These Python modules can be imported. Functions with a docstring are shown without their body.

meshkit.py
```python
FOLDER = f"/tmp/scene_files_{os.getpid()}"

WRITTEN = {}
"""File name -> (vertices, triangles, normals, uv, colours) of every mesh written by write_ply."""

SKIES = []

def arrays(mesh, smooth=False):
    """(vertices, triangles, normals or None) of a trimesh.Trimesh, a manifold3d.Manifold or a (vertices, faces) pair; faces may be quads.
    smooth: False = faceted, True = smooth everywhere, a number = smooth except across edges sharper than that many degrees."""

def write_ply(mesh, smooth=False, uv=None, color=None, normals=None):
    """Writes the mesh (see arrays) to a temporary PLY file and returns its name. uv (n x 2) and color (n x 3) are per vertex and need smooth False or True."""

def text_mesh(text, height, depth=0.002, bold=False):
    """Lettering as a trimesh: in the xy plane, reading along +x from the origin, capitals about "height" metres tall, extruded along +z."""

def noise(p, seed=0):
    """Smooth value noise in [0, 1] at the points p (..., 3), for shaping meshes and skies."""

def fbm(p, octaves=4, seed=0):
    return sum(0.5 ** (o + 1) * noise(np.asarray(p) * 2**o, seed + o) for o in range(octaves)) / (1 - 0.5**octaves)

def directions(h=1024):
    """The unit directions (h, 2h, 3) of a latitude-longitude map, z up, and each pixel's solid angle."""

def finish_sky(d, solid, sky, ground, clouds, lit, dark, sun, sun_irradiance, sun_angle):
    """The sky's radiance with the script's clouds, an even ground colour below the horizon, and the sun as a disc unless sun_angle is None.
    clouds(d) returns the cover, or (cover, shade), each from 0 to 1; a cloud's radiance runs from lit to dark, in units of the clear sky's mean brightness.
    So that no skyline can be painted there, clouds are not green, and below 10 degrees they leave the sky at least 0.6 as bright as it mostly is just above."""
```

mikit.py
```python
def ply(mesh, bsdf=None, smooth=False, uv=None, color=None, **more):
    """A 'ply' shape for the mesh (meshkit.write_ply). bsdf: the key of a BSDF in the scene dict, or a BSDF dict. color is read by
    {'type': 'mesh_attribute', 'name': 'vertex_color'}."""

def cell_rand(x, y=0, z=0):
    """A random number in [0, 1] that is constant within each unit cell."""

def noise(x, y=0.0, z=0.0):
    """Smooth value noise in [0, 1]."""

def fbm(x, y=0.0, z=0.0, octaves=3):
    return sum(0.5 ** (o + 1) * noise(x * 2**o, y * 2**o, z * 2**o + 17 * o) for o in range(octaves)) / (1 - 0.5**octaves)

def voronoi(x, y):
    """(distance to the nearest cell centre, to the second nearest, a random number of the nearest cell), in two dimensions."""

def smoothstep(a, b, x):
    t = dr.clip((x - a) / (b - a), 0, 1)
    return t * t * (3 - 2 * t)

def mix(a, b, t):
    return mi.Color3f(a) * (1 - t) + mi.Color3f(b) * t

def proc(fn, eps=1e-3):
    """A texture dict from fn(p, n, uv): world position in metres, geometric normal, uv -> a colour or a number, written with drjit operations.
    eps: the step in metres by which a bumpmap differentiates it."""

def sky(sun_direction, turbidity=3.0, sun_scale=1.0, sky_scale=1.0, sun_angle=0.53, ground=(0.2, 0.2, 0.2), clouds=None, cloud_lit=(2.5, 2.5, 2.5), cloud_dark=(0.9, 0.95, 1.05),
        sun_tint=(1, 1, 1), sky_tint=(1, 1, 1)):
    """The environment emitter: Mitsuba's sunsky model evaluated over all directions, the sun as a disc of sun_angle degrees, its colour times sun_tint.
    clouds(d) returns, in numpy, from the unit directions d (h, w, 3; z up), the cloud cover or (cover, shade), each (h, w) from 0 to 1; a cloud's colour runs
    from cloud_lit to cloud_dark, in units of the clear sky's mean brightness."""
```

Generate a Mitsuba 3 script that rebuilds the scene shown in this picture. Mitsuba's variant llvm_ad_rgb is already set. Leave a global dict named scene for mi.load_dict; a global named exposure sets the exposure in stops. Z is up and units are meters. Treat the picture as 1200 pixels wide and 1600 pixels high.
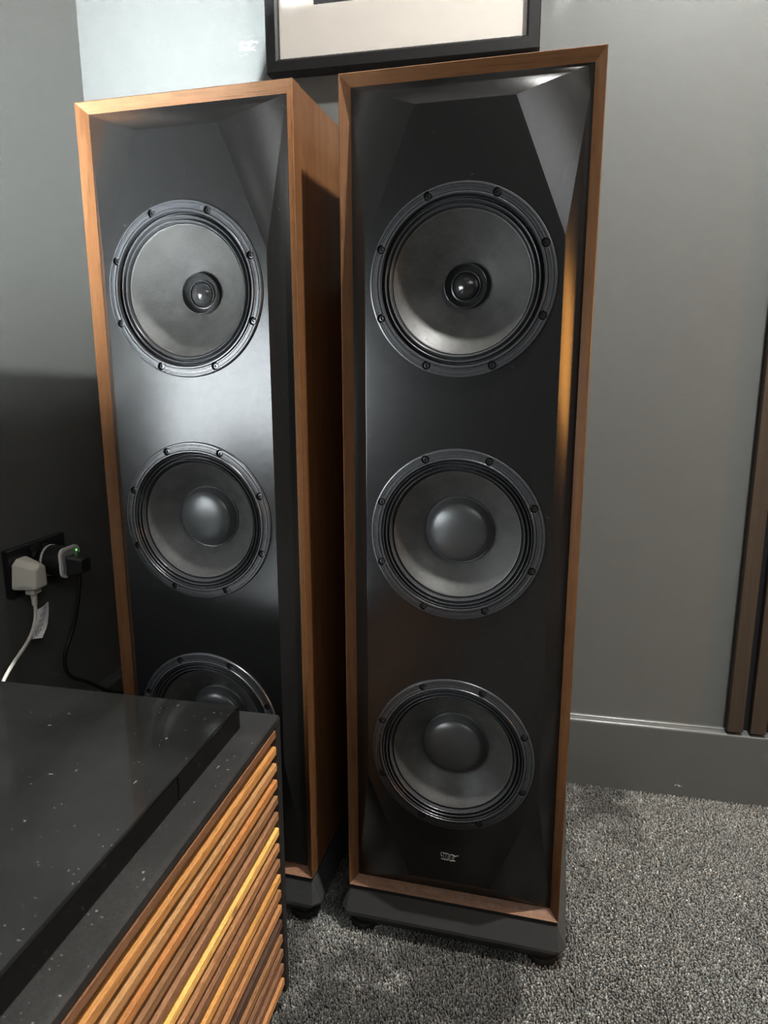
import math, numpy as np, trimesh, manifold3d as m3, mitsuba as mi, drjit as dr, mikit, meshkit
from mikit import proc, noise, fbm, cell_rand, smoothstep, mix
T4 = mi.ScalarTransform4f
rng = np.random.default_rng(7)
scene, labels = {}, {}

# ------------------------------------------------------------------ camera, lights, exposure
CAM = np.array([0.88484, -1.32398, 0.83091])
RIGHT, UP, FWD = (np.array(v) for v in ([0.97727206, 0.21198184, -0.00173801], [-0.04121293, 0.19802796, 0.97932958], [-0.20794426, 0.95699981, -0.20226359]))
F_PX = 1085.01
exposure = 0.0
scene['camera'] = {'type': 'thinlens', 'fov': math.degrees(2 * math.atan(600 / F_PX)), 'fov_axis': 'x', 'aperture_radius': 0.0012, 'focus_distance': 0.9,
                   'near_clip': 0.02, 'far_clip': 50.0,
                   'to_world': T4().look_at(origin=CAM.tolist(), target=(CAM + FWD).tolist(), up=UP.tolist())}
CEIL = 2.4
# ceiling downlights: x, y, radiance
DOWNLIGHTS = [(1.34, -0.71, 5600.0), (2.35, -1.2, 320.0), (0.9, -3.6, 150.0)]
SPOT_POS, SPOT_AIM, SPOT_RADIANCE = np.array([0.070, -1.28, 0.60]), np.array([0.15, 1.28, 0.87]), 19500.0
PANEL_RADIANCE = 4.2           # large ceiling panel towards the back of the room
SCREEN_RADIANCE = 22.0         # unseen screen added for the left baffle highlight
SHADE_RADIANCE = 22.0          # warm floor lamp shade

# ------------------------------------------------------------------ helpers
def numbered(name):
    if name not in scene and not any(k.startswith(name + '__') for k in scene) and name not in labels:
        return name
    i = 1
    while True:
        k = f'{name}_{i:03d}'
        if k not in scene and not any(q.startswith(k + '__') for q in scene) and k not in labels:
            return k
        i += 1

def lab(key, label=None, cat=None, group=None, kind=None):
    d = labels.setdefault(key, {})
    for a, b in (('label', label), ('category', cat), ('group', group), ('kind', kind)):
        if b: d[a] = b
    return key

def add(name, shape, parent=None):
    """One entry of the scene; shape is a ready dict."""
    key = numbered((parent + '__' if parent else '') + name)
    scene[key] = dict(shape)
    return key

def cat_(ms): return trimesh.util.concatenate(ms)

def hull(pts): return trimesh.convex.convex_hull(np.asarray(pts, float))

def cham(x0, x1, y0, y1, z0, z1, b=0.002):
    """Box with chamfered edges."""
    P = []
    for ix, x in ((0, x0), (1, x1)):
        for iy, y in ((0, y0), (1, y1)):
            for iz, z in ((0, z0), (1, z1)):
                sx, sy, sz = (1 - 2 * ix) * b, (1 - 2 * iy) * b, (1 - 2 * iz) * b
                P += [(x, y + sy, z + sz), (x + sx, y, z + sz), (x + sx, y + sy, z)]
    return hull(P)

_ball = trimesh.creation.icosphere(subdivisions=1).vertices
def round_hull(pts, r, rs=None):
    P = np.asarray(pts, float)
    R = np.full(len(P), r) if rs is None else rs
    return hull(np.concatenate([p + _ball * q for p, q in zip(P, R)]))

def lathe(profile, n=96):
    return trimesh.creation.revolve(np.asarray(profile, float), sections=n)

def tube(pts, r, n=10, caps=True):
    P = np.asarray(pts, float)
    from scipy.interpolate import CubicSpline
    if len(P) > 2:
        s = np.r_[0, np.cumsum(np.linalg.norm(np.diff(P, axis=0), axis=1))]
        P = CubicSpline(s, P)(np.linspace(0, s[-1], max(12, len(P) * 8)))
    t = np.gradient(P, axis=0); t /= np.linalg.norm(t, axis=1, keepdims=True)
    u = np.cross(t[0], [0.31, 0.2, 0.93]); u /= np.linalg.norm(u)
    V = []
    rr = np.broadcast_to(r, (len(P),))
    for i in range(len(P)):
        u = u - t[i] * (u @ t[i]); u /= np.linalg.norm(u); w = np.cross(t[i], u)
        a = np.linspace(0, 2 * np.pi, n, endpoint=False)
        V.append(P[i] + rr[i] * (np.cos(a)[:, None] * u + np.sin(a)[:, None] * w))
    V = np.concatenate(V); Fc = []
    for i in range(len(P) - 1):
        for k in range(n):
            a, b = i * n + k, i * n + (k + 1) % n
            Fc += [(a, b, b + n), (a, b + n, a + n)]
    k0, k1 = len(V), len(V) + 1
    V = np.vstack([V, P[0], P[-1]])
    for k in range(n):
        Fc += [(k0, (k + 1) % n, k), (k1, (len(P) - 1) * n + k, (len(P) - 1) * n + (k + 1) % n)]
    m = trimesh.Trimesh(V, Fc, process=False); m.fix_normals()
    return m

def to_man(m):
    return m3.Manifold(m3.Mesh(vert_properties=np.asarray(m.vertices, np.float32), tri_verts=np.asarray(m.faces, np.uint32)))

def from_man(m):
    q = m.to_mesh(); return trimesh.Trimesh(q.vert_properties[:, :3], q.tri_verts, process=False)

# ------------------------------------------------------------------ materials
def mat(key, **p):
    d = {'type': 'principled'}
    for k, v in p.items():
        d[k] = {'type': 'rgb', 'value': list(v)} if isinstance(v, (tuple, list)) else v
    scene[key] = d
    return key

def wall_col(p, n, uv):
    f = fbm(p.x * 2.3 + 5, p.y * 2.3, p.z * 2.3 + 1, 3)
    g = noise(p.x * 260, p.y * 260, p.z * 260)
    s = 0.94 + 0.09 * f + 0.05 * (g - 0.5)
    c = mi.Color3f(0.098, 0.103, 0.099) * s
    # dried white scuff on the paint beside the frame, 
    q = fbm(p.x * 90 + 3, p.y * 3, p.z * 190, 3)
    box = smoothstep(0.022, 0.010, dr.abs(p.x - 0.338)) * smoothstep(0.016, 0.006, dr.abs(p.z - 1.416 - (p.x - 0.338) * 0.25)) * smoothstep(0.0, 0.01, p.y)
    return mix(c, mi.Color3f(0.20, 0.205, 0.20), box * smoothstep(0.46, 0.66, q))
mat('wall_paint', base_color=proc(wall_col), roughness=0.42, specular=0.5)

def skirt_col(p, n, uv):
    s = 0.95 + 0.1 * fbm(p.x * 5, p.y * 5, p.z * 9, 3)
    return mi.Color3f(0.082, 0.087, 0.083) * s
mat('skirting_paint', base_color=proc(skirt_col), roughness=0.22, specular=0.5)
mat('ceiling_paint', base_color=(0.75, 0.75, 0.73), roughness=0.8, specular=0.2)

def wood_fn(ax, a, b, c3, seed):
    def fn(p, n, uv):
        q = [p.x, p.y, p.z]
        sc = [95.0, 95.0, 95.0]; sc[ax] = 5.0
        x, y, z = (q[i] * sc[i] + seed for i in range(3))
        w = fbm(x * 0.35, y * 0.35, z * 0.35, 3)
        g = fbm(x * 1.7 + 9 * w, y * 1.7, z * 1.7, 4)
        sc2 = [900.0, 900.0, 900.0]; sc2[ax] = 28.0
        pore = smoothstep(0.66, 0.82, noise(*(q[i] * sc2[i] for i in range(3))))
        col = mix(mix(a, b, smoothstep(0.1, 0.95, g)), c3, 0.55 * smoothstep(0.45, 0.8, w))
        return col * (1 - 0.28 * pore)
    return fn
WA, WB, WC = (0.112, 0.049, 0.019), (0.083, 0.0345, 0.012), (0.132, 0.061, 0.024)
mat('wood_upright', base_color=proc(wood_fn(2, WA, WB, WC, 3.1)), roughness=0.36, specular=0.5)
mat('wood_across', base_color=proc(wood_fn(0, WA, WB, WC, 11.7)), roughness=0.36, specular=0.5)

_dw = wood_fn(0, (0.185, 0.092, 0.050), (0.150, 0.072, 0.038), (0.215, 0.112, 0.064), 23.1)  # bottom strip wood lightened for the strong light on it, plus dust flecks
def lit_dusty_fn(p, n, uv):
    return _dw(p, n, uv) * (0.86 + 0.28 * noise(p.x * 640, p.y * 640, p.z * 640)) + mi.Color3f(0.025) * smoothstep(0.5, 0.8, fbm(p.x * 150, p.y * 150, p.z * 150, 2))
mat('wood_lit_dusty', base_color=proc(lit_dusty_fn), roughness=0.45, specular=0.5)

def black_fn(p, n, uv):
    sp = smoothstep(0.90, 0.94, noise(p.x * 520, p.y * 520, p.z * 520)) * smoothstep(0.55, 0.75, noise(p.x * 40, p.y * 40, p.z * 40))
    return mix((0.0048, 0.0048, 0.0048), (0.07, 0.07, 0.065), sp * 0.5)
mat('satin_black', base_color=proc(black_fn), roughness=0.23, specular=0.5)
mat('base_black', base_color=(0.030, 0.031, 0.031), roughness=0.42, specular=0.5)
mat('gap_black', base_color=(0.006, 0.006, 0.006), roughness=0.7)
mat('basket_black', base_color=(0.021, 0.022, 0.024), roughness=0.27, specular=0.6)
mat('rubber_black', base_color=(0.026, 0.027, 0.028), roughness=0.24, specular=0.6)

def cone_fn(p, n, uv):
    a = fbm(p.x * 55, p.y * 55, p.z * 55, 4)
    b = noise(p.x * 420, p.y * 420, p.z * 420)
    return mi.Color3f(0.027, 0.0268, 0.0250) * (0.50 + 0.75 * a + 0.22 * b)
mat('cone_paper', base_color=proc(cone_fn), roughness=0.50, specular=0.5)
mat('cap_black', base_color=(0.026, 0.027, 0.027), roughness=0.33, specular=0.55)
mat('dome_black', base_color=(0.012, 0.012, 0.012), roughness=0.16, specular=0.6)
mat('horn_black', base_color=(0.014, 0.014, 0.014), roughness=0.22, specular=0.55)
mat('screw_black', base_color=(0.010, 0.010, 0.010), roughness=0.2, specular=0.6)
mat('silver', base_color=(0.62, 0.60, 0.56), roughness=0.3, metallic=1.0)
mat('foot_black', base_color=(0.012, 0.012, 0.012), roughness=0.5)

SLATS = [(0.160, 0.080, 0.040), (0.38, 0.180, 0.058), (0.35, 0.185, 0.075), (0.36, 0.155, 0.052), (0.200, 0.105, 0.050), (0.225, 0.115, 0.058),
         (0.66, 0.380, 0.110), (0.29, 0.145, 0.062), (0.190, 0.095, 0.050), (0.46, 0.230, 0.068), (0.24, 0.115, 0.050), (0.36, 0.170, 0.068),
         (0.070, 0.040, 0.028), (0.22, 0.112, 0.050), (0.165, 0.085, 0.046), (0.175, 0.088, 0.048), (0.36, 0.170, 0.066)]
SLAT_TOP, SLAT_PITCH, SLAT_H = 0.4092, 0.02187, 0.0106
def slat_fn(p, n, uv):
    i = dr.floor((SLAT_TOP + 0.004 - p.z) / SLAT_PITCH)
    c = mi.Color3f(0.2, 0.1, 0.05)
    for k, v in enumerate(SLATS):
        c = dr.select(dr.abs(i - k) < 0.5, mi.Color3f(v), c)
    w = fbm(p.x * 40 + 7 * i, p.y * 7 + 31 * i, p.z * 40, 3)
    g = fbm(p.x * 260, p.y * 16 + 13 * i + 3 * w, p.z * 260, 3)
    pore = smoothstep(0.62, 0.8, noise(p.x * 700, p.y * 60, p.z * 700))
    knot = smoothstep(0.010, 0.003, dr.sqrt(dr.square((p.y + 0.742)) + dr.square((p.z - 0.272) * 1.5)))
    return c * (0.62 + 0.5 * g + 0.35 * w) * (1 - 0.3 * pore) * (1 - 0.55 * knot)
mat('slat_wood', base_color=proc(slat_fn), roughness=0.38, specular=0.5)

def lid_fn(p, n, uv):
    d = fbm(p.x * 9, p.y * 9, 2.0, 4)
    sp = smoothstep(0.93, 0.96, noise(p.x * 330, p.y * 330, 1.0)) * smoothstep(0.6, 0.7, noise(p.x * 60, p.y * 60, 4.0))
    return mix((0.0065, 0.0065, 0.006), (0.2, 0.2, 0.19), sp * 0.7) + mi.Color3f(0.006) * smoothstep(0.35, 0.8, d)
mat('gloss_lid', base_color=proc(lid_fn), roughness=0.07, specular=0.5)
mat('gloss_edge', base_color=(0.002, 0.002, 0.002), roughness=0.06, specular=0.35)

def felt_fn(p, n, uv):
    d = fbm(p.x * 26, p.y * 26, 5.0, 4)
    f = noise(p.x * 700, p.y * 700, 3.0)
    wipe = smoothstep(-0.655, -0.640, p.y + 0.012 * fbm(p.x * 60, 1.0, 2.0, 2))     # the dust is wiped off at the far end
    dust = (0.35 + 0.9 * d) * (0.7 + 0.6 * f) * (1 - 0.6 * wipe)
    sp = smoothstep(0.95, 0.97, noise(p.x * 240, p.y * 240, 9.0))
    return mi.Color3f(0.0065, 0.0066, 0.0065) + mi.Color3f(0.013, 0.013, 0.0125) * dust + mi.Color3f(0.16) * sp * (1 - wipe)
mat('dusty_black', base_color=proc(felt_fn), roughness=0.55, specular=0.35)
mat('carcass_black', base_color=(0.012, 0.012, 0.012), roughness=0.5)
mat('back_felt', base_color=(0.012, 0.009, 0.007), roughness=0.9, specular=0.1)

mat('frame_black', base_color=(0.005, 0.005, 0.0053), roughness=0.42, specular=0.35)
mat('mat_board', base_color=(0.45, 0.425, 0.39), roughness=0.85, specular=0.2)
mat('mat_core', base_color=(0.86, 0.85, 0.83), roughness=0.8)
mat('print_black', base_color=(0.012, 0.012, 0.014), roughness=0.5)
scene['picture_glass'] = {'type': 'thindielectric', 'int_ior': 1.5}

def dark_slat_fn(p, n, uv):
    w = fbm(p.x * 60, p.y * 60, p.z * 3, 3)
    g = fbm(p.x * 300, p.y * 300, p.z * 9, 3)
    return mix((0.020, 0.0135, 0.008), (0.046, 0.032, 0.020), w * 0.6 + g * 0.4)
mat('panel_wood', base_color=proc(dark_slat_fn), roughness=0.55)
mat('panel_felt', base_color=(0.012, 0.012, 0.013), roughness=0.95, specular=0.1)

mat('socket_black', base_color=(0.012, 0.012, 0.013), roughness=0.25, specular=0.5)
mat('plug_white', base_color=(0.72, 0.69, 0.61), roughness=0.4)
mat('cable_white', base_color=(0.70, 0.68, 0.61), roughness=0.45)
scene['tag_both_sides'] = {'type': 'twosided', 'bsdf': {'type': 'principled', 'base_color': {'type': 'rgb', 'value': [0.84, 0.85, 0.87]}, 'roughness': 0.6}}
mat('tag_print', base_color=(0.22, 0.22, 0.24), roughness=0.6)
mat('adapter_white', base_color=(0.74, 0.74, 0.73), roughness=0.35)
mat('adapter_grey', base_color=(0.30, 0.30, 0.31), roughness=0.4)
mat('plug_black', base_color=(0.013, 0.013, 0.014), roughness=0.35)

def floor_fn(p, n, uv):
    f = noise(p.x * 230, p.y * 230, 1.0)
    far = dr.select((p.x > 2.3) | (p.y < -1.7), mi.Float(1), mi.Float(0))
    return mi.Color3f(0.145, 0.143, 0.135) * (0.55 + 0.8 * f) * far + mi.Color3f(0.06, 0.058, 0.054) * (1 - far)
mat('carpet_base', base_color=proc(floor_fn), roughness=1.0, specular=0.0)
scene['carpet_tuft'] = {'type': 'twosided', 'bsdf': {'type': 'principled', 'base_color': {'type': 'mesh_attribute', 'name': 'vertex_color'}, 'roughness': 0.6, 'specular': 0.35}}
mat('lamp_white', base_color=(0.7, 0.7, 0.7), roughness=0.5)
mat('lamp_black', base_color=(0.02, 0.02, 0.02), roughness=0.4)

# ------------------------------------------------------------------ the room
RX, FY, YW, XW = 3.9, -4.6, 0.022, -0.012      # right wall, wall behind the camera, back wall plane, left wall plane
def slab(x0, x1, y0, y1, z0, z1): return trimesh.creation.box(bounds=[[x0, y0, z0], [x1, y1, z1]])
def struct(name, mesh, m, label, smooth=False):
    scene[name] = mikit.ply(mesh, m, smooth=smooth); lab(name, label, None, None, 'structure')
struct('wall_back', slab(XW - .1, RX + .1, YW, YW + .1, -.05, CEIL), 'wall_paint', 'grey painted wall behind the speakers')
struct('wall_left', slab(XW - .1, XW, FY - .1, YW, -.05, CEIL), 'wall_paint', 'grey painted side wall with the double socket')
struct('wall_right', slab(RX, RX + .1, FY - .1, YW, -.05, CEIL), 'wall_paint', 'grey painted wall on the far side of the room')
struct('wall_front', slab(XW, RX, FY - .1, FY, -.05, CEIL), 'wall_paint', 'grey painted wall facing the speakers')
struct('ceiling', slab(XW - .1, RX + .1, FY - .1, YW + .1, CEIL, CEIL + .1), 'ceiling_paint', 'white ceiling over the listening room')
struct('floor', slab(XW, RX, FY, YW, -.06, -.004), 'carpet_base', 'grey carpeted floor')

def skirting(length):
    # profile (out from the wall, z): flat board, small step and rounded lip on top
    pr = [(0, 0), (.022, 0), (.022, .1405), (.0216, .1425), (.0204, .1444), (.0186, .1457), (.0165, .1462), (.0152, .1450), (.0072, .1456), (.0066, .1476), (.0050, .1488), (.0030, .1492), (0, .1492)]
    n = len(pr)
    V = [(0, a, b) for a, b in pr] + [(length, a, b) for a, b in pr]
    from shapely.geometry import Polygon
    m = trimesh.creation.extrude_polygon(Polygon(pr), length, engine='earcut')
    v = m.vertices.copy(); m.vertices = np.stack([v[:, 2], v[:, 0], v[:, 1]], 1); m.fix_normals()
    return m
sk = skirting(RX - XW); sk.vertices = np.stack([sk.vertices[:, 0] + XW, YW - sk.vertices[:, 1], sk.vertices[:, 2]], 1); sk.fix_normals()
struct('baseboard_back', sk, 'skirting_paint', 'grey skirting board with a stepped top edge', 25)
sk = skirting(-FY); sk.vertices = np.stack([XW + sk.vertices[:, 1], -sk.vertices[:, 0], sk.vertices[:, 2] * 1.12], 1); sk.fix_normals()
struct('baseboard_left', sk, 'skirting_paint', 'grey skirting board below the socket', 25)

# small flakes of filler on the board, low down
mat('filler', base_color=(0.30, 0.30, 0.29), roughness=0.7)
fk = [cham(x - w, x + w, -.0006, .0004, z - w * .6, z + w * .6, .0003) for x, z, w in ((1.1832, .0262, .0016), (1.1872, .0278, .0012), (1.1905, .0255, .0020), (1.1950, .0262, .0011), (1.1868, .0420, .0008))]
scene['baseboard_back__paint_flakes'] = mikit.ply(cat_(fk), 'filler'); lab('baseboard_back__paint_flakes', 'tiny pale flakes on the skirting')

# carpet pile: short leaning tufts over the stretch of floor in sight
def carpet_pile():
    s = 0.0032
    gx, gy = np.meshgrid(np.arange(0.36, 1.46, s), np.arange(-1.0, -0.001, s))
    P = np.stack([gx.ravel(), gy.ravel()], 1) + rng.uniform(-.5, .5, (gx.size, 2)) * s
    s2 = 0.0050                                                        # thinner pile farther off
    gx, gy = np.meshgrid(np.arange(0.02, 2.3, s2), np.arange(-1.7, -0.001, s2))
    Q = np.stack([gx.ravel(), gy.ravel()], 1) + rng.uniform(-.5, .5, (gx.size, 2)) * s2
    Q = Q[(Q[:, 0] < .36) | (Q[:, 0] > 1.46) | (Q[:, 1] < -1.0)]
    Q = Q[(Q[:, 0] > .62) | (Q[:, 1] > -.58)]
    wide = np.r_[np.ones(len(P)), np.full(len(Q), 1.5)]
    P = np.r_[P, Q]
    P[:, 1] = np.minimum(P[:, 1], -0.0012)
    n = len(P)
    q = np.c_[P, np.zeros(n)]
    nap = meshkit.fbm(q * np.array([7.5, 2.8, 1]) + 4, 3, 5)            # brushed patches: the pile leans this way or that
    nap2 = meshkit.fbm(q * 26 + 40, 3, 9)
    k = np.clip((nap * 0.75 + nap2 * 0.25 - 0.5) * 6.5 + .45, 0, 1)
    ang = 2.1 + 2.6 * k + rng.normal(0, .9, n)
    lean = (0.0009 + 0.0015 * rng.random(n))[:, None] * np.stack([np.cos(ang), np.sin(ang)], 1)
    h = 0.0050 + 0.0034 * rng.random(n) + 0.0035 * np.clip(1 + P[:, 1] / 0.012, 0, 1)
    r = (0.0015 + 0.0008 * rng.random(n)) * wide
    a0 = rng.uniform(0, 2 * np.pi, n)
    V = np.zeros((n, 7, 3)); 
    for j in range(3):
        a = a0 + j * 2.0944
        V[:, j, 0] = P[:, 0] + r * np.cos(a); V[:, j, 1] = P[:, 1] + r * np.sin(a); V[:, j, 2] = -0.004
        V[:, 3 + j, 0] = P[:, 0] + lean[:, 0] * .6 + r * .95 * np.cos(a); V[:, 3 + j, 1] = P[:, 1] + lean[:, 1] * .6 + r * .95 * np.sin(a); V[:, 3 + j, 2] = h * .75 - 0.004
    V[:, 6, :2] = P + lean; V[:, 6, 2] = h - 0.004
    V[:, :, 1] = np.minimum(V[:, :, 1], -0.0003)
    fc = []
    for j in range(3):
        b = (j + 1) % 3
        fc += [(j, b, 3 + b), (j, 3 + b, 3 + j), (3 + j, 3 + b, 6)]
    Fc = (np.array(fc)[None] + 7 * np.arange(n)[:, None, None]).reshape(-1, 3)
    tone = 0.16 + 0.13 * rng.random(n) ** 2 + 0.30 * (rng.random(n) > 0.92) * rng.random(n)
    tone = tone * (0.34 + 0.92 * k)  # light and dark of the brushed nap painted into the tuft colour
    hue = rng.normal(0, .02, n)
    C = np.stack([tone * (0.99 + hue), tone * 1.0, tone * (0.94 - hue)], 1)
    C = np.clip(np.repeat(C[:, None], 7, 1), 0, 1).reshape(-1, 3)
    return trimesh.Trimesh(V.reshape(-1, 3), Fc, process=False), C
pm, pc = carpet_pile()
scene['floor__carpet_pile'] = mikit.ply(pm, 'carpet_tuft', smooth=False, color=pc)
lab('floor__carpet_pile', 'grey flecked carpet pile', None, None, 'stuff')

# ------------------------------------------------------------------ tower speaker (local: X right, Y into the cabinet, Z up)
W, H, D, ZB = 0.305, 1.172, 0.375, 0.0735
Tt, DR, DP, TS = 0.0123, 0.0114, -0.0121, 0.0232         # strip width, recess of its inner edge, front of the baffle, width of the side facets
AX, AZ, SZ = 0.0575, 0.0453, 0.1942
RD = 0.1119
ZD = (0.9307, 0.6228, 0.3160)
hw, iw = W / 2, W / 2 - Tt

def strip(side):
    """One mitred length of the picture-frame bezel: bevelled from the outer front edge back to the baffle."""
    prof = [(0.0, 0.0008), (0.0009, 0.0), (Tt, DR), (Tt, DR + .012), (0.0, DR + .012)]
    ends = []
    for s in (0, 1):
        E = []
        for u, y in prof:
            if side in 'LR':
                x = -hw + u if side == 'L' else hw - u
                E.append((x, y, ZB + u if s == 0 else H - u))
            else:
                z = H - u if side == 'T' else ZB + u
                E.append((-hw + u if s == 0 else hw - u, y, z))
        ends.append(E)
    n = len(prof); V = np.array(ends[0] + ends[1])
    m = hull(V)
    # hull fills the profile's convex outline, which is exactly the strip
    return m

def baffle_and_holes():
    P = [(sx * iw, DR, z) for sx in (-1, 1) for z in (ZB + Tt, H - Tt)]
    Q = [(-AX, DP, H - AZ), (AX, DP, H - AZ), (-iw + TS, DP, H - SZ), (iw - TS, DP, H - SZ), (-iw + TS, DP, ZB + SZ), (iw - TS, DP, ZB + SZ), (-AX, DP, ZB + AZ), (AX, DP, ZB + AZ)]
    # rounded ridges: a small ball at each front corner
    r = 0.0016
    ball = trimesh.creation.icosphere(subdivisions=2).vertices * r
    pts = [np.array(P) + [0, 0.0, 0]]
    for x, y, z in Q:
        pts.append(np.array([x, y + r, np.clip(z, ZB + Tt + r, 9)]) + ball)
    pts.append(np.array([(x, DR + .004, z) for x, _, z in P]))
    b = to_man(hull(np.concatenate(pts)))
    for z in ZD:
        c = m3.Manifold.cylinder(.3, RD * .985, RD * .985, 128).rotate((90, 0, 0)).translate((0, .15, z))
        b = b - c
    return from_man(b)

def cabinet_body():
    b = to_man(cham(-hw, hw, DR + .012, D, ZB, H, .0012))
    for z in ZD:
        b = b - m3.Manifold.cylinder(.09, RD * .97, RD * .97, 64).rotate((-90, 0, 0)).translate((0, DR, z))
    inner = trimesh.creation.box(bounds=[[-iw, DR, ZB + Tt], [iw, DR + .013, H - Tt]])
    return from_man(b)

def plinth():
    z1, z0 = ZB - .0062, .010
    def ring(e, c, z, yf):
        x, ya, yb = hw + e, -e + yf, D + e
        return [(sx * (x - a), yy + sy * b, z) for sx in (-1, 1) for (yy, sy) in ((ya, 1), (yb, -1)) for a, b in ((0, c), (c, 0))]
    P = ring(-.0005, .0015, z1, .001) + ring(.0120, .010, .036, .002) + ring(.0120, .014, .031, .002) + ring(-.001, .016, z0, .004)
    return hull(P)

def place_axis(m, z, y=DP):
    """A lathe around +z (towards the viewer) set on the baffle: z axis to -Y."""
    v = m.vertices.copy()
    m = m.copy(); m.vertices = np.stack([v[:, 0], y - v[:, 2], z + v[:, 1]], 1)
    m.faces = m.faces if np.linalg.det(np.array([[1, 0, 0], [0, 0, -1], [0, 1, 0]]).T) > 0 else m.faces[:, ::-1]
    return m

R = RD
def prof(*pts): return [(a * R, b) for a, b in pts]
BASKET = prof((.984, -.012), (.984, -.0016), (.988, -.0016), (.992, .0018), (.986, .0030), (.978, .0033), (.966, .0033), (.963, .0022), (.957, .0022), (.954, .0033), (.946, .0033), (.943, .0024), (.916, .0024),
              (.913, .0034), (.905, .0034), (.902, .0022), (.896, .0022), (.893, .0038), (.886, .0046), (.872, .0046), (.866, .0036), (.862, .0006), (.860, -.010))
WOOF_SUR = prof((.861, -.008), (.858, .0005), (.853, .0030), (.848, .0032), (.843, .0012), (.837, -.0038), (.824, -.0042), (.818, .0010), (.813, .0028), (.808, .0028), (.803, .0007), (.796, -.0046), (.783, -.0050),
                (.777, .0000), (.772, .0020), (.767, .0020), (.762, .0002), (.754, -.0050), (.742, -.0062), (.730, -.009))
WOOF_CONE = prof((.742, -.0100), (.738, -.0050), (.730, -.0040), (.715, -.0050), (.69, -.0075), (.62, -.0140), (.55, -.0205), (.48, -.0272), (.425, -.0330), (.405, -.0352), (.395, -.0345), (.385, -.0350), (.35, -.040))
th = np.linspace(0, 1, 22)
CAP = [(.404 * R, -.0370), (.404 * R, -.0340), (.396 * R, -.0332), (.388 * R, -.0336), (.382 * R, -.0326), (.357 * R, -.0268), (.350 * R, -.0256)] + [(.346 * R * math.sin(t * math.pi / 2), -.0252 + .0105 * (math.cos(t * 1.15) - math.cos(1.15)) / (1 - math.cos(1.15))) for t in th[::-1]]
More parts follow.
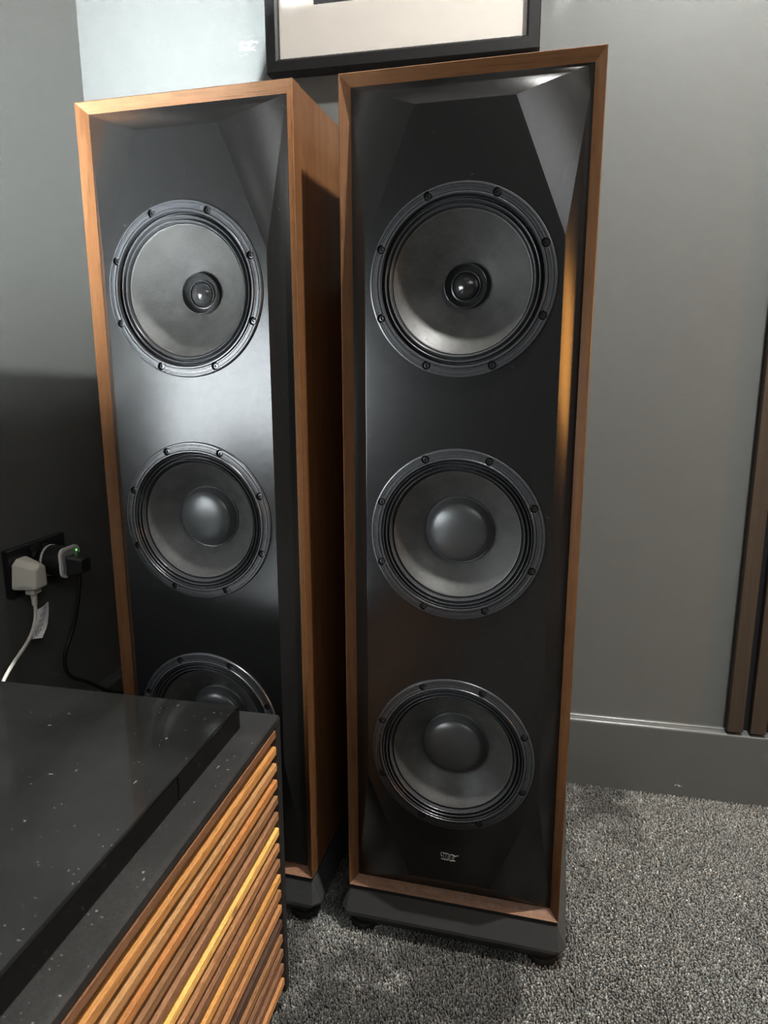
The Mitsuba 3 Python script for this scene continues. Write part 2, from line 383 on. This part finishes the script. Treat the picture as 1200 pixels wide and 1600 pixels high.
COAX_SUR = prof((.861, -.010), (.858, -.0015), (.850, -.0060), (.842, -.0065), (.834, -.0030), (.826, .0005), (.818, .0012), (.810, -.0005), (.802, -.0050), (.794, -.0055), (.785, -.0020), (.776, .0004), (.768, .0006), (.760, -.0010), (.750, -.0046), (.744, -.009))
COAX_CONE = prof((.752, -.0100), (.748, -.0052), (.742, -.0042), (.728, -.0050), (.724, -.0058), (.70, -.0082), (.60, -.0180), (.50, -.0272), (.40, -.0360), (.32, -.0425), (.26, -.0468), (.235, -.0485), (.22, -.055))
HORN = prof((.242, -.0550), (.242, -.0400), (.238, -.0382), (.230, -.0378), (.224, -.0386), (.219, -.0410), (.205, -.0440), (.185, -.0470), (.170, -.0480), (.162, -.0478), (.1605, -.052))
LIP = prof((.163, -.0500), (.163, -.0462), (.159, -.0446), (.153, -.0443), (.148, -.0455), (.146, -.0500))
DOME = [(.147 * R * math.cos(t * math.pi / 2), -.0490 + .0120 * math.sin(t * math.pi / 2)) for t in th]
def ordered(pf):
    return [(max(a, 1e-6), b) for a, b in pf]
def disc(pf, n=128):
    m = lathe(ordered(pf), n)
    # outside of these open lathes faces the viewer
    v, f = m.vertices, m.faces
    c = np.cross(v[f[:, 1]] - v[f[:, 0]], v[f[:, 2]] - v[f[:, 0]])
    if c[:, 2].sum() < 0: m.faces = f[:, ::-1]
    return m

def basket(z):
    m = lathe(BASKET + [BASKET[0]], 160); m.fix_normals(); m.merge_vertices()
    s = to_man(m)
    for k in range(8):
        a = math.radians(22.5 + 45 * k)
        s = s - m3.Manifold.cylinder(.02, .0053, .0053, 20).translate((.931 * R * math.cos(a), .931 * R * math.sin(a), -.0034))
    return place_axis(from_man(s), z)

def screw_mesh(z, k):
    a = math.radians(22.5 + 45 * k)
    head = [(0.0037, -.0036), (0.0037, -.0004), (0.0033, .0002), (0.0019, .0003), (0.0018, -.0015), (1e-6, -.0016)]
    m = lathe(head, 20)
    v, f = m.vertices, m.faces
    if np.cross(v[f[:, 1]] - v[f[:, 0]], v[f[:, 2]] - v[f[:, 0]])[:, 2].sum() < 0: m.faces = f[:, ::-1]
    m = place_axis(m, z)
    m.vertices = m.vertices + [.931 * R * math.cos(a), 0, .931 * R * math.sin(a)]
    return m

def logo():
    """Silver script monogram as strokes of small tubes, about 25 mm wide."""
    S = []
    def st(pts, r=.00042): S.append(tube([(x * .001, 0, y * .001) for x, y in pts], r, 6))
    st([(-10, 2.0), (-12, 3.2), (-12.6, 5.4), (-10.6, 7.4), (-8.2, 6.6), (-8.0, 3.6), (-8.6, 0.4), (-9.6, -2.4)])          # curl of the M
    st([(-8.3, 5.0), (-6.2, 7.2), (-4.9, 6.4), (-5.2, 2.4), (-6.0, -2.4)])
    st([(-5.2, 4.6), (-3.0, 7.2), (-1.6, 6.2), (-2.2, 1.6), (-3.2, -3.6), (-4.2, -4.6)])
    st([(-0.4, -0.4), (-1.4, 1.0), (-0.2, 2.4), (1.0, 1.0), (-0.2, -0.4)], .0004)                                            # small o
    st([(1.0, 3.0), (0.6, 5.2), (2.6, 6.4), (6.0, 5.4), (9.0, 4.8), (11.4, 6.4), (12.2, 5.4)], 0.0006)                       # flag of the T
    st([(4.8, 5.4), (4.6, 2.0), (3.6, -2.2), (1.8, -4.6), (0.8, -3.6)])
    st([(6.6, 5.2), (6.2, 1.4), (5.6, -2.2)], .0004)
    st([(2.8, 1.2), (5.0, 1.8), (7.0, 1.2)], .0004)
    st([(-12.0, -2.4), (-6, -2.9), (0, -2.7), (5, -2.9), (8.2, -3.2)], .0004)                                                # underline
    return cat_(S)

SP = {}
def speaker_shapes():
    SP['cabinet'] = mikit.ply(cabinet_body(), 'wood_upright')
    for s in 'LRTB': SP['strip' + s] = mikit.ply(strip(s), 'wood_upright' if s in 'LR' else 'wood_across')
    SP['stripB'] = mikit.ply(strip('B'), 'wood_lit_dusty')
    SP['baffle'] = mikit.ply(baffle_and_holes(), 'satin_black', smooth=22)
    SP['gap'] = mikit.ply(cham(-hw + .0015, hw - .0015, .0025, D - .003, ZB - .0064, ZB, .0003), 'gap_black')
    SP['plinth'] = mikit.ply(plinth(), 'base_black', smooth=12)
    for k, (x, y) in enumerate(((-1, 0), (1, 0), (-1, 1), (1, 1))):
        cx, cy = x * (hw - .020), .020 if y == 0 else D - .022
        m = lathe([(1e-6, -.003), (.021, -.003), (.0225, .001), (.0225, .011), (1e-6, .011)], 28); m.apply_translation([cx, cy, 0]); m.fix_normals()
        SP['foot%d' % k] = mikit.ply(m, 'foot_black', smooth=30)
    for i, z in enumerate(ZD):
        SP['basket%d' % i] = mikit.ply(basket(z), 'basket_black', smooth=35)
        SP['sur%d' % i] = mikit.ply(place_axis(disc(COAX_SUR if i == 0 else WOOF_SUR, 160), z), 'rubber_black', smooth=True)
        SP['cone%d' % i] = mikit.ply(place_axis(disc(COAX_CONE if i == 0 else WOOF_CONE, 128), z), 'cone_paper', smooth=40)
        if i == 0:
            SP['horn'] = mikit.ply(place_axis(disc(HORN, 96), z), 'horn_black', smooth=40)
            SP['lip'] = mikit.ply(place_axis(disc(LIP, 96), z), 'basket_black', smooth=40)
            SP['dome'] = mikit.ply(place_axis(disc(DOME, 64), z), 'dome_black', smooth=True)
        else:
            SP['cap%d' % i] = mikit.ply(place_axis(disc(CAP, 96), z), 'cap_black', smooth=24)
        for k in range(8):
            SP['screw%d_%d' % (i, k)] = mikit.ply(screw_mesh(z, k), 'screw_black', smooth=30)
    lg = logo(); lg.apply_translation([0, DP - .0002, .1567])
    SP['logo'] = mikit.ply(lg, 'silver', smooth=True)
speaker_shapes()

def speaker(x, y, yaw, label):
    M = T4().translate([x, y, 0]).rotate([0, 0, 1], math.degrees(yaw))
    sp = numbered('tower_speaker')
    lab(sp, label, 'speaker', 'pair of tower speakers in the corner')
    def part(name, key, parent=sp, label=None):
        k = add(name, {**SP[key], 'to_world': M}, parent)
        if label: lab(k, label)
        return k
    part('cabinet', 'cabinet')
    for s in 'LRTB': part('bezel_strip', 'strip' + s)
    part('baffle', 'baffle', label='faceted satin black front baffle')
    part('shadow_gap', 'gap')
    part('plinth', 'plinth', label='flared matt black plinth')
    for k in range(4): part('foot', 'foot%d' % k)
    for i in range(3):
        d = part('coaxial_driver' if i == 0 else 'woofer', 'basket%d' % i, label='large driver with a tweeter at its centre' if i == 0 else 'black woofer with a domed dust cap')
        part('surround', 'sur%d' % i, d); part('cone', 'cone%d' % i, d)
        if i == 0:
            part('tweeter_horn', 'horn', d); part('tweeter_ring', 'lip', d); part('tweeter_dome', 'dome', d)
        else:
            part('dust_cap', 'cap%d' % i, d)
        for k in range(8): part('screw', 'screw%d_%d' % (i, k), d)
    part('logo', 'logo', label='small silver script monogram')
    return sp
speaker(0.43112, -0.44345, -0.0455, 'walnut framed black tower speaker whose lowest driver is half hidden by the slatted sideboard')
speaker(0.79229, -0.45474, -0.0385, 'walnut framed black tower speaker in full view below the picture, with silver monogram')

# ------------------------------------------------------------------ sideboard with slatted front
SX, SYE, SYN = 0.597, -0.598, -2.05          # slatted face, far end, near end
SBT = 0.423                                  # top of the carcass
sb = numbered('sideboard'); lab(sb, 'black gloss topped sideboard with a front of horizontal wooden slats', 'sideboard')
add('carcass', mikit.ply(cham(0.03, SX - .030, SYN, SYE - .004, .045, SBT - .004, .002), 'carcass_black'), sb)
add('back_board', mikit.ply(cham(SX - .030, SX - .0084, SYN, SYE - .004, .036, SBT - .006, .001), 'back_felt'), sb)
add('end_panel', mikit.ply(cham(SX - .030, SX + .0015, SYE - .0120, SYE, .036, SBT - .003, .0012), 'carcass_black'), sb)
k = add('top_rim', mikit.ply(cham(SX - .060, SX + .001, SYN, SYE, SBT - .011, SBT, .0018), 'dusty_black'), sb); lab(k, 'dusty black rim along the front')
k = add('lid', mikit.ply(cham(0.06, 0.5625, SYN + .02, -0.637, SBT - .002, 0.450, .0012), 'gloss_lid'), sb); lab(k, 'black gloss top panel')
add('lid_edging', mikit.ply(cham(0.5622, 0.5645, SYN + .02, -0.7815, SBT - .001, 0.4488, .0006), 'gloss_edge'), sb)
add('lid_edging', mikit.ply(cham(0.5622, 0.5645, -0.7800, -0.6375, SBT - .001, 0.4488, .0006), 'gloss_edge'), sb)
add('plinth', mikit.ply(cham(0.06, SX - .045, SYN + .03, SYE - .04, -.003, .046, .001), 'carcass_black'), sb)
slat_mesh = cham(SX - .0085, SX, SYN + .002, SYE - .0122, -SLAT_H, 0, .0008)
for i in range(17):
    m = slat_mesh.copy(); m.apply_translation([0, 0, SLAT_TOP - i * SLAT_PITCH])
    add('slat', mikit.ply(m, 'slat_wood'), sb)

# ------------------------------------------------------------------ framed picture on the back wall
pf = numbered('framed_picture'); lab(pf, 'black framed picture with a wide off white mount, hanging above the speakers', 'picture')
FX0, FX1, FZ0, FZ1, FB = 0.3830, 0.8655, 1.3535, 1.98, 0.0225
FYF, FYB = -0.010, YW
def frame_bar(side):
    prf = [(0, FYB - .001), (0, FYF + .0015), (.0015, FYF), (FB - .004, FYF), (FB, FYF + .0035), (FB, FYB - .001)]
    V = []
    for s in (0, 1):
        for u, y in prf:
            if side == 'L': V.append((FX0 + u, y, FZ0 + u if s == 0 else FZ1 - u))
            if side == 'R': V.append((FX1 - u, y, FZ0 + u if s == 0 else FZ1 - u))
            if side == 'B': V.append((FX0 + u if s == 0 else FX1 - u, y, FZ0 + u))
            if side == 'T': V.append((FX0 + u if s == 0 else FX1 - u, y, FZ1 - u))
    return hull(V)
for s in 'LRBT': add('frame_bar', mikit.ply(frame_bar(s), 'frame_black'), pf)
AX0, AX1, AZ0, AZ1 = 0.4695, 0.779, 1.462, 1.885       # opening of the mount
def mount():
    o = to_man(trimesh.creation.box(bounds=[[FX0 + .01, .004, FZ0 + .01], [FX1 - .01, .0065, FZ1 - .01]]))
    return from_man(o - m3.Manifold.cube((AX1 - AX0, .2, AZ1 - AZ0)).translate((AX0, -.1, AZ0)))
add('mount', mikit.ply(mount(), 'mat_board'), pf)
add('print', mikit.ply(slab(AX0 - .01, AX1 + .01, .0066, .009, AZ0 - .01, AZ1 + .01), 'print_black'), pf)
gl = trimesh.Trimesh([(FX0 + .012, .0025, FZ0 + .012), (FX1 - .012, .0025, FZ0 + .012), (FX1 - .012, .0025, FZ1 - .012), (FX0 + .012, .0025, FZ1 - .012)], [(0, 1, 2), (0, 2, 3)], process=False)
add('glass', mikit.ply(gl, 'picture_glass'), pf)

# ------------------------------------------------------------------ slatted acoustic panel on the back wall
ap = numbered('acoustic_panel'); lab(ap, 'dark wood slat panel on black felt, standing on the skirting board', 'wall panel')
PX0 = 1.2665
add('felt_backing', mikit.ply(slab(PX0 + .001, PX0 + .60, YW - .006, YW - .0005, .150, 2.39), 'panel_felt'), ap)
for i in range(15):
    x0 = PX0 + i * 0.0405
    add('slat', mikit.ply(cham(x0, x0 + .0275, -.0005, YW - .006, .151, 2.388, .0012), 'panel_wood'), ap)

# ------------------------------------------------------------------ wall socket, plugs and cords
so = numbered('wall_socket'); lab(so, 'black double wall socket on the left wall above the sideboard', 'socket')
add('plate', mikit.ply(cham(XW, 0.0, -.3270, -.1740, .436, .5220, .0018), 'socket_black'), so)
for y in (-.2660, -.2340):
    add('switch', mikit.ply(cham(-.001, .0045, y - .0055, y + .0055, .497, .5135, .0012), 'socket_black'), so)

wp = numbered('mains_plug'); lab(wp, 'off white three pin plug with cable and paper tag in the black socket', 'plug')
PY = -.3000
def plug_body():
    pts, rs = [], []
    for y, z in ((-.0235, .456), (.0235, .456), (-.0185, .494), (.0185, .494), (-.009, .5005), (.009, .5005)):
        pts.append((.0055, PY + y, z)); rs.append(.0045)
    for y, z in ((-.0095, .457), (.0095, .457), (-.0085, .484), (.0085, .484), (0, .488)):
        pts.append((.0355, PY + y, z)); rs.append(.0078)
    for y, z in ((-.0185, .464), (.0185, .464), (-.0125, .491), (.0125, .491)):
        pts.append((.021, PY + y, z)); rs.append(.0060)
    return round_hull(pts, .004, rs)
add('body', mikit.ply(plug_body(), 'plug_white', smooth=40), wp)
nm = [round_hull([(x, PY + y, z) for x in (.016, .029) for y in (-.0085, .0085) for z in (.4415, .452)], .0025)]
for k in range(4):
    c = trimesh.creation.cylinder(.0056 - .0003 * k, .0034, sections=20); c.apply_translation([.0225, PY, .4365 - .0054 * k]); nm.append(c)
c = trimesh.creation.cylinder(.0040, .024, sections=16); c.apply_translation([.0225, PY, .4290]); nm.append(c)
add('strain_relief', mikit.ply(cat_(nm), 'plug_white', smooth=30), wp)
CAB = [(.0225, PY, .420), (.0230, PY - .0005, .405), (.0250, -.3080, .3880), (.0280, -.3260, .3680), (.0300, -.3560, .3500), (.0330, -.3950, .3280), (.0380, -.4400, .285), (.0400, -.4900, .18), (.0450, -.5300, .03)]
add('cable', mikit.ply(tube(CAB, .0031, 12), 'cable_white', smooth=True), wp)
def tag_sheet():
    n, mcount = 9, 6
    A = np.array([(.0235, -.3010, .4080), (.0250, -.3075, .3900), (.0275, -.3230, .3710), (.0292, -.3330, .3640)])
    s = np.linspace(0, 1, n)
    from scipy.interpolate import CubicSpline
    L = CubicSpline(np.linspace(0, 1, 4), A)(s)
    V = []
    for side in (0, 1):
        for i in range(n):
            for j in range(mcount):
                t = j / (mcount - 1)
                w = .027 + .006 * math.sin(s[i] * 3.1) - .004 * s[i]
                p = L[i] + np.array([.008 * t + .003 * math.sin(t * 4 + s[i] * 3), w * t, .008 * t * (1 - 1.6 * s[i]) + .003 * t * math.sin(9 * s[i])])
                V.append(p + np.array([-.0004, 0, 0]) * side)
    V = np.array(V); Fc = []
    o = n * mcount
    for i in range(n - 1):
        for j in range(mcount - 1):
            a = i * mcount + j; b = a + 1; c = a + mcount; d = c + 1
            Fc += [(a, b, d), (a, d, c), (o + a, o + d, o + b), (o + a, o + c, o + d)]
    edge = [i * mcount for i in range(n)] + [(n - 1) * mcount + j for j in range(1, mcount)] + [i * mcount + mcount - 1 for i in range(n - 2, -1, -1)] + [j for j in range(mcount - 2, 0, -1)]
    for a, b in zip(edge, edge[1:] + edge[:1]):
        Fc += [(a, b, o + b), (a, o + b, o + a)]
    return trimesh.Trimesh(V, Fc, process=False), V[:o].reshape(n, mcount, 3)
tm, tg = tag_sheet()
tk = add('paper_tag', mikit.ply(tm, 'tag_both_sides', smooth=60), wp); lab(tk, 'crumpled white paper tag with grey print')
pm_ = []
for i in range(1, 8):
    for j, wd in ((1, .0042), (2, .0028), (3, .0034)):
        if (i * 7 + j * 3) % 5 == 0: continue
        p = tg[i, j] * .7 + tg[i, min(j + 1, 5)] * .3
        b = trimesh.creation.box((.0005, .0012, wd)); b.apply_translation(p + [.0005, 0, 0]); pm_.append(b)
add('print', mikit.ply(cat_(pm_), 'tag_print'), tk)

ad = numbered('smart_plug'); lab(ad, 'black and white plug adapter with a green light in the right half of the socket', 'plug adapter')
AYC, AZC = -.2330, .4825
def along_x(m, x, y, z):
    v = m.vertices.copy(); m = m.copy(); m.vertices = np.stack([x + v[:, 2], y + v[:, 0], z + v[:, 1]], 1); return m
def solid(pf, n=48):
    m = lathe(pf, n); m.fix_normals(); return m
add('body', mikit.ply(along_x(solid([(1e-6, 0), (.026, 0), (.0275, .002), (.0285, .010), (.0285, .046), (.0275, .049), (1e-6, .049)]), .0005, AYC, AZC), 'plug_black', smooth=35), ad)
add('white_band', mikit.ply(along_x(solid([(.0275, .009), (.0292, .0095), (.0294, .013), (.0275, .0135), (.0275, .009)]), .0005, AYC, AZC), 'adapter_white', smooth=35), ad)
def rounded_slab(hy, hz, rad, x0, x1, y, z):
    from shapely.geometry import box
    g = box(-hy + rad, -hz + rad, hy - rad, hz - rad).buffer(rad, quad_segs=8)
    m = trimesh.creation.extrude_polygon(g, x1 - x0, engine='earcut')
    v = m.vertices.copy(); m.vertices = np.stack([x0 + v[:, 2], y + v[:, 0], z + v[:, 1]], 1); m.fix_normals(); return m
add('face_plate', mikit.ply(rounded_slab(.0275, .0275, .012, .049, .0535, AYC, AZC), 'adapter_white', smooth=35), ad)
add('face_inset', mikit.ply(rounded_slab(.0235, .0235, .010, .0533, .0545, AYC, AZC), 'adapter_grey', smooth=35), ad)
scene['led_glow'] = {'type': 'diffuse', 'reflectance': {'type': 'rgb', 'value': [0.1, 0.5, 0.1]}}
m = along_x(solid([(1e-6, 0), (.0022, 0), (.0022, .0008), (.0012, .0016), (1e-6, .0018)], 16), .0544, AYC + .0165, AZC + .0175)
k = add('status_light', {**mikit.ply(m, 'led_glow', smooth=True), 'emitter': {'type': 'area', 'radiance': {'type': 'rgb', 'value': [0.25, 1.6, 0.2]}}}, ad); lab(k, 'small lit green indicator')

bp = numbered('mains_plug'); lab(bp, 'black plug and cord pushed into the black and white adapter', 'plug')
add('body', mikit.ply(round_hull([(x, AYC + .003 + y, AZC - .006 + z) for x, s in ((.058, 1), (.080, .62)) for y in (-.016 * s, .016 * s) for z in (-.016 * s, .015 * s)], .0045), 'plug_black', smooth=35), bp)
CORD = [(.068, AYC + .002, AZC - .022), (.067, AYC + .000, .440), (.060, -.236, .395), (.050, -.246, .345), (.042, -.262, .300), (.040, -.250, .262), (.042, -.215, .235), (.045, -.165, .195), (.047, -.120, .165), (.052, -.06, .13), (.06, -.03, .08), (.065, -.03, .006)]
add('cord', mikit.ply(tube(CORD, .0036, 10), 'plug_black', smooth=True), bp)

# ------------------------------------------------------------------ the lamps that light the room (out of frame)
for i, (x, y, L) in enumerate(DOWNLIGHTS):
    dl = numbered('downlight'); lab(dl, 'white recessed downlight in the ceiling ' + ('close to the speakers', 'before the slat panel', 'behind the camera')[i], 'ceiling light', 'recessed ceiling downlights')
    trim = lathe([(.040, CEIL - .001), (.040, CEIL - .004), (.052, CEIL - .003), (.054, CEIL - .0002), (.040, CEIL - .0002)], 32); trim.apply_translation([x, y, 0]); trim.fix_normals()
    add('trim', mikit.ply(trim, 'lamp_white', smooth=30), dl)
    a = np.linspace(0, 2 * np.pi, 32, endpoint=False)
    V = np.c_[x + .039 * np.cos(a), y + .039 * np.sin(a), np.full(32, CEIL - .003)]; V = np.vstack([V, [x, y, CEIL - .003]])
    m = trimesh.Trimesh(V, [(32, (j + 1) % 32, j) for j in range(32)], process=False)
    add('lens', {**mikit.ply(m, 'lamp_white'), 'emitter': {'type': 'area', 'radiance': {'type': 'rgb', 'value': [L, L * .985, L * .94]}}}, dl)

# large flat light panel set in the ceiling towards the back of the room
cp = numbered('ceiling_panel'); lab(cp, 'large square light panel in the ceiling at the back of the room', 'ceiling light')
PX, PXX, PYN, PYF = 1.55, 3.2, -4.0, -2.25
fr = [slab(PX - .03, PXX + .03, PYN - .03, PYN, CEIL - .012, CEIL - .0005), slab(PX - .03, PXX + .03, PYF, PYF + .03, CEIL - .012, CEIL - .0005),
      slab(PX - .03, PX, PYN, PYF, CEIL - .012, CEIL - .0005), slab(PXX, PXX + .03, PYN, PYF, CEIL - .012, CEIL - .0005)]
add('frame', mikit.ply(cat_(fr), 'lamp_white'), cp)
m = trimesh.Trimesh([(PX, PYN, CEIL - .006), (PXX, PYN, CEIL - .006), (PXX, PYF, CEIL - .006), (PX, PYF, CEIL - .006)], [(0, 2, 1), (0, 3, 2)], process=False)
add('diffuser', {**mikit.ply(m, 'lamp_white'), 'emitter': {'type': 'area', 'radiance': {'type': 'rgb', 'value': [PANEL_RADIANCE * .97, PANEL_RADIANCE, PANEL_RADIANCE]}}}, cp)

# small spot lamp standing on the sideboard, aimed up into the corner
dsk = numbered('spot_lamp'); lab(dsk, 'small black spot lamp standing on the sideboard, aimed at the corner', 'lamp')
aim = SPOT_AIM / np.linalg.norm(SPOT_AIM)
Z = np.array([0, 0, 1.0]); ux = np.cross(Z, aim); ux /= np.linalg.norm(ux); uy = np.cross(aim, ux)
B = np.stack([ux, uy, aim], 1)
def aimed(m):
    m = m.copy(); m.vertices = m.vertices @ B.T + SPOT_POS; return m
add('shade', mikit.ply(aimed(solid([(.036, .115), (.0375, .115), (.0375, -.05), (.028, -.062), (1e-6, -.064), (1e-6, -.008), (.036, -.006), (.036, .115)], 40)), 'lamp_black', smooth=30), dsk)
a = np.linspace(0, 2 * np.pi, 32, endpoint=False)
V = np.c_[.034 * np.cos(a), .034 * np.sin(a), np.zeros(32)]; V = np.vstack([V, [0, 0, 0]])
m = aimed(trimesh.Trimesh(V, [(32, j, (j + 1) % 32) for j in range(32)], process=False))
add('lens', {**mikit.ply(m, 'lamp_white'), 'emitter': {'type': 'area', 'radiance': {'type': 'rgb', 'value': [SPOT_RADIANCE * .93, SPOT_RADIANCE, SPOT_RADIANCE * 1.03]}}}, dsk)
add('stem', mikit.ply(tube([SPOT_POS - aim * .05, SPOT_POS - aim * .05 + [0.004, -.01, -.06], [SPOT_POS[0] + .005, SPOT_POS[1] - .06, .456]], .006, 10), 'lamp_black', smooth=True), dsk)
bs = solid([(1e-6, 0), (.045, 0), (.045, .006), (.040, .010), (1e-6, .010)], 32); bs.apply_translation([SPOT_POS[0] + .03, SPOT_POS[1] - .06, .450])
add('base', mikit.ply(bs, 'lamp_black', smooth=30), dsk)

# unseen glowing screen added by the left wall for the soft baffle highlight
added_scr = numbered('added_screen'); lab(added_scr, 'unseen glowing screen added on the left wall to give the left speaker its highlight', 'added_screen')
TY0, TY1, TZ0, TZ1 = -1.98, -0.98, 0.62, 0.97
add('casing', mikit.ply(cham(XW + .001, .030, TY0 - .012, TY1 + .012, TZ0 - .016, TZ1 + .012, .003), 'lamp_black'), added_scr)
m = trimesh.Trimesh([(.0306, TY0, TZ0), (.0306, TY1, TZ0), (.0306, TY1, TZ1), (.0306, TY0, TZ1)], [(0, 1, 2), (0, 2, 3)], process=False)
add('screen', {**mikit.ply(m, 'lamp_black'), 'emitter': {'type': 'area', 'radiance': {'type': 'rgb', 'value': [SCREEN_RADIANCE * .93, SCREEN_RADIANCE, SCREEN_RADIANCE * 1.04]}}}, added_scr)

# warm floor lamp to the right of the speakers
fl = numbered('floor_lamp'); lab(fl, 'floor lamp with a glowing amber drum shade to the right of the speakers', 'lamp')
LX, LY = 2.35, -0.62
scene['shade_cloth'] = {'type': 'twosided', 'bsdf': {'type': 'diffuse', 'reflectance': {'type': 'rgb', 'value': [.6, .4, .2]}}}
shm = trimesh.creation.revolve(np.array([(.11, .74), (.095, 1.14), (.0935, 1.14), (.1085, .74), (.11, .74)]), sections=48); shm.apply_translation([LX, LY, 0]); shm.fix_normals()
add('shade', {**mikit.ply(shm, 'shade_cloth', smooth=30), 'emitter': {'type': 'area', 'radiance': {'type': 'rgb', 'value': [SHADE_RADIANCE, SHADE_RADIANCE * .42, SHADE_RADIANCE * .09]}}}, fl)
add('pole', mikit.ply(tube([(LX, LY, .02), (LX, LY, 1.1)], .011, 12), 'lamp_black', smooth=True), fl)
bs = solid([(1e-6, 0), (.14, 0), (.14, .012), (.13, .02), (1e-6, .022)], 40); bs.apply_translation([LX, LY, -.002])
add('base', mikit.ply(bs, 'lamp_black', smooth=30), fl)
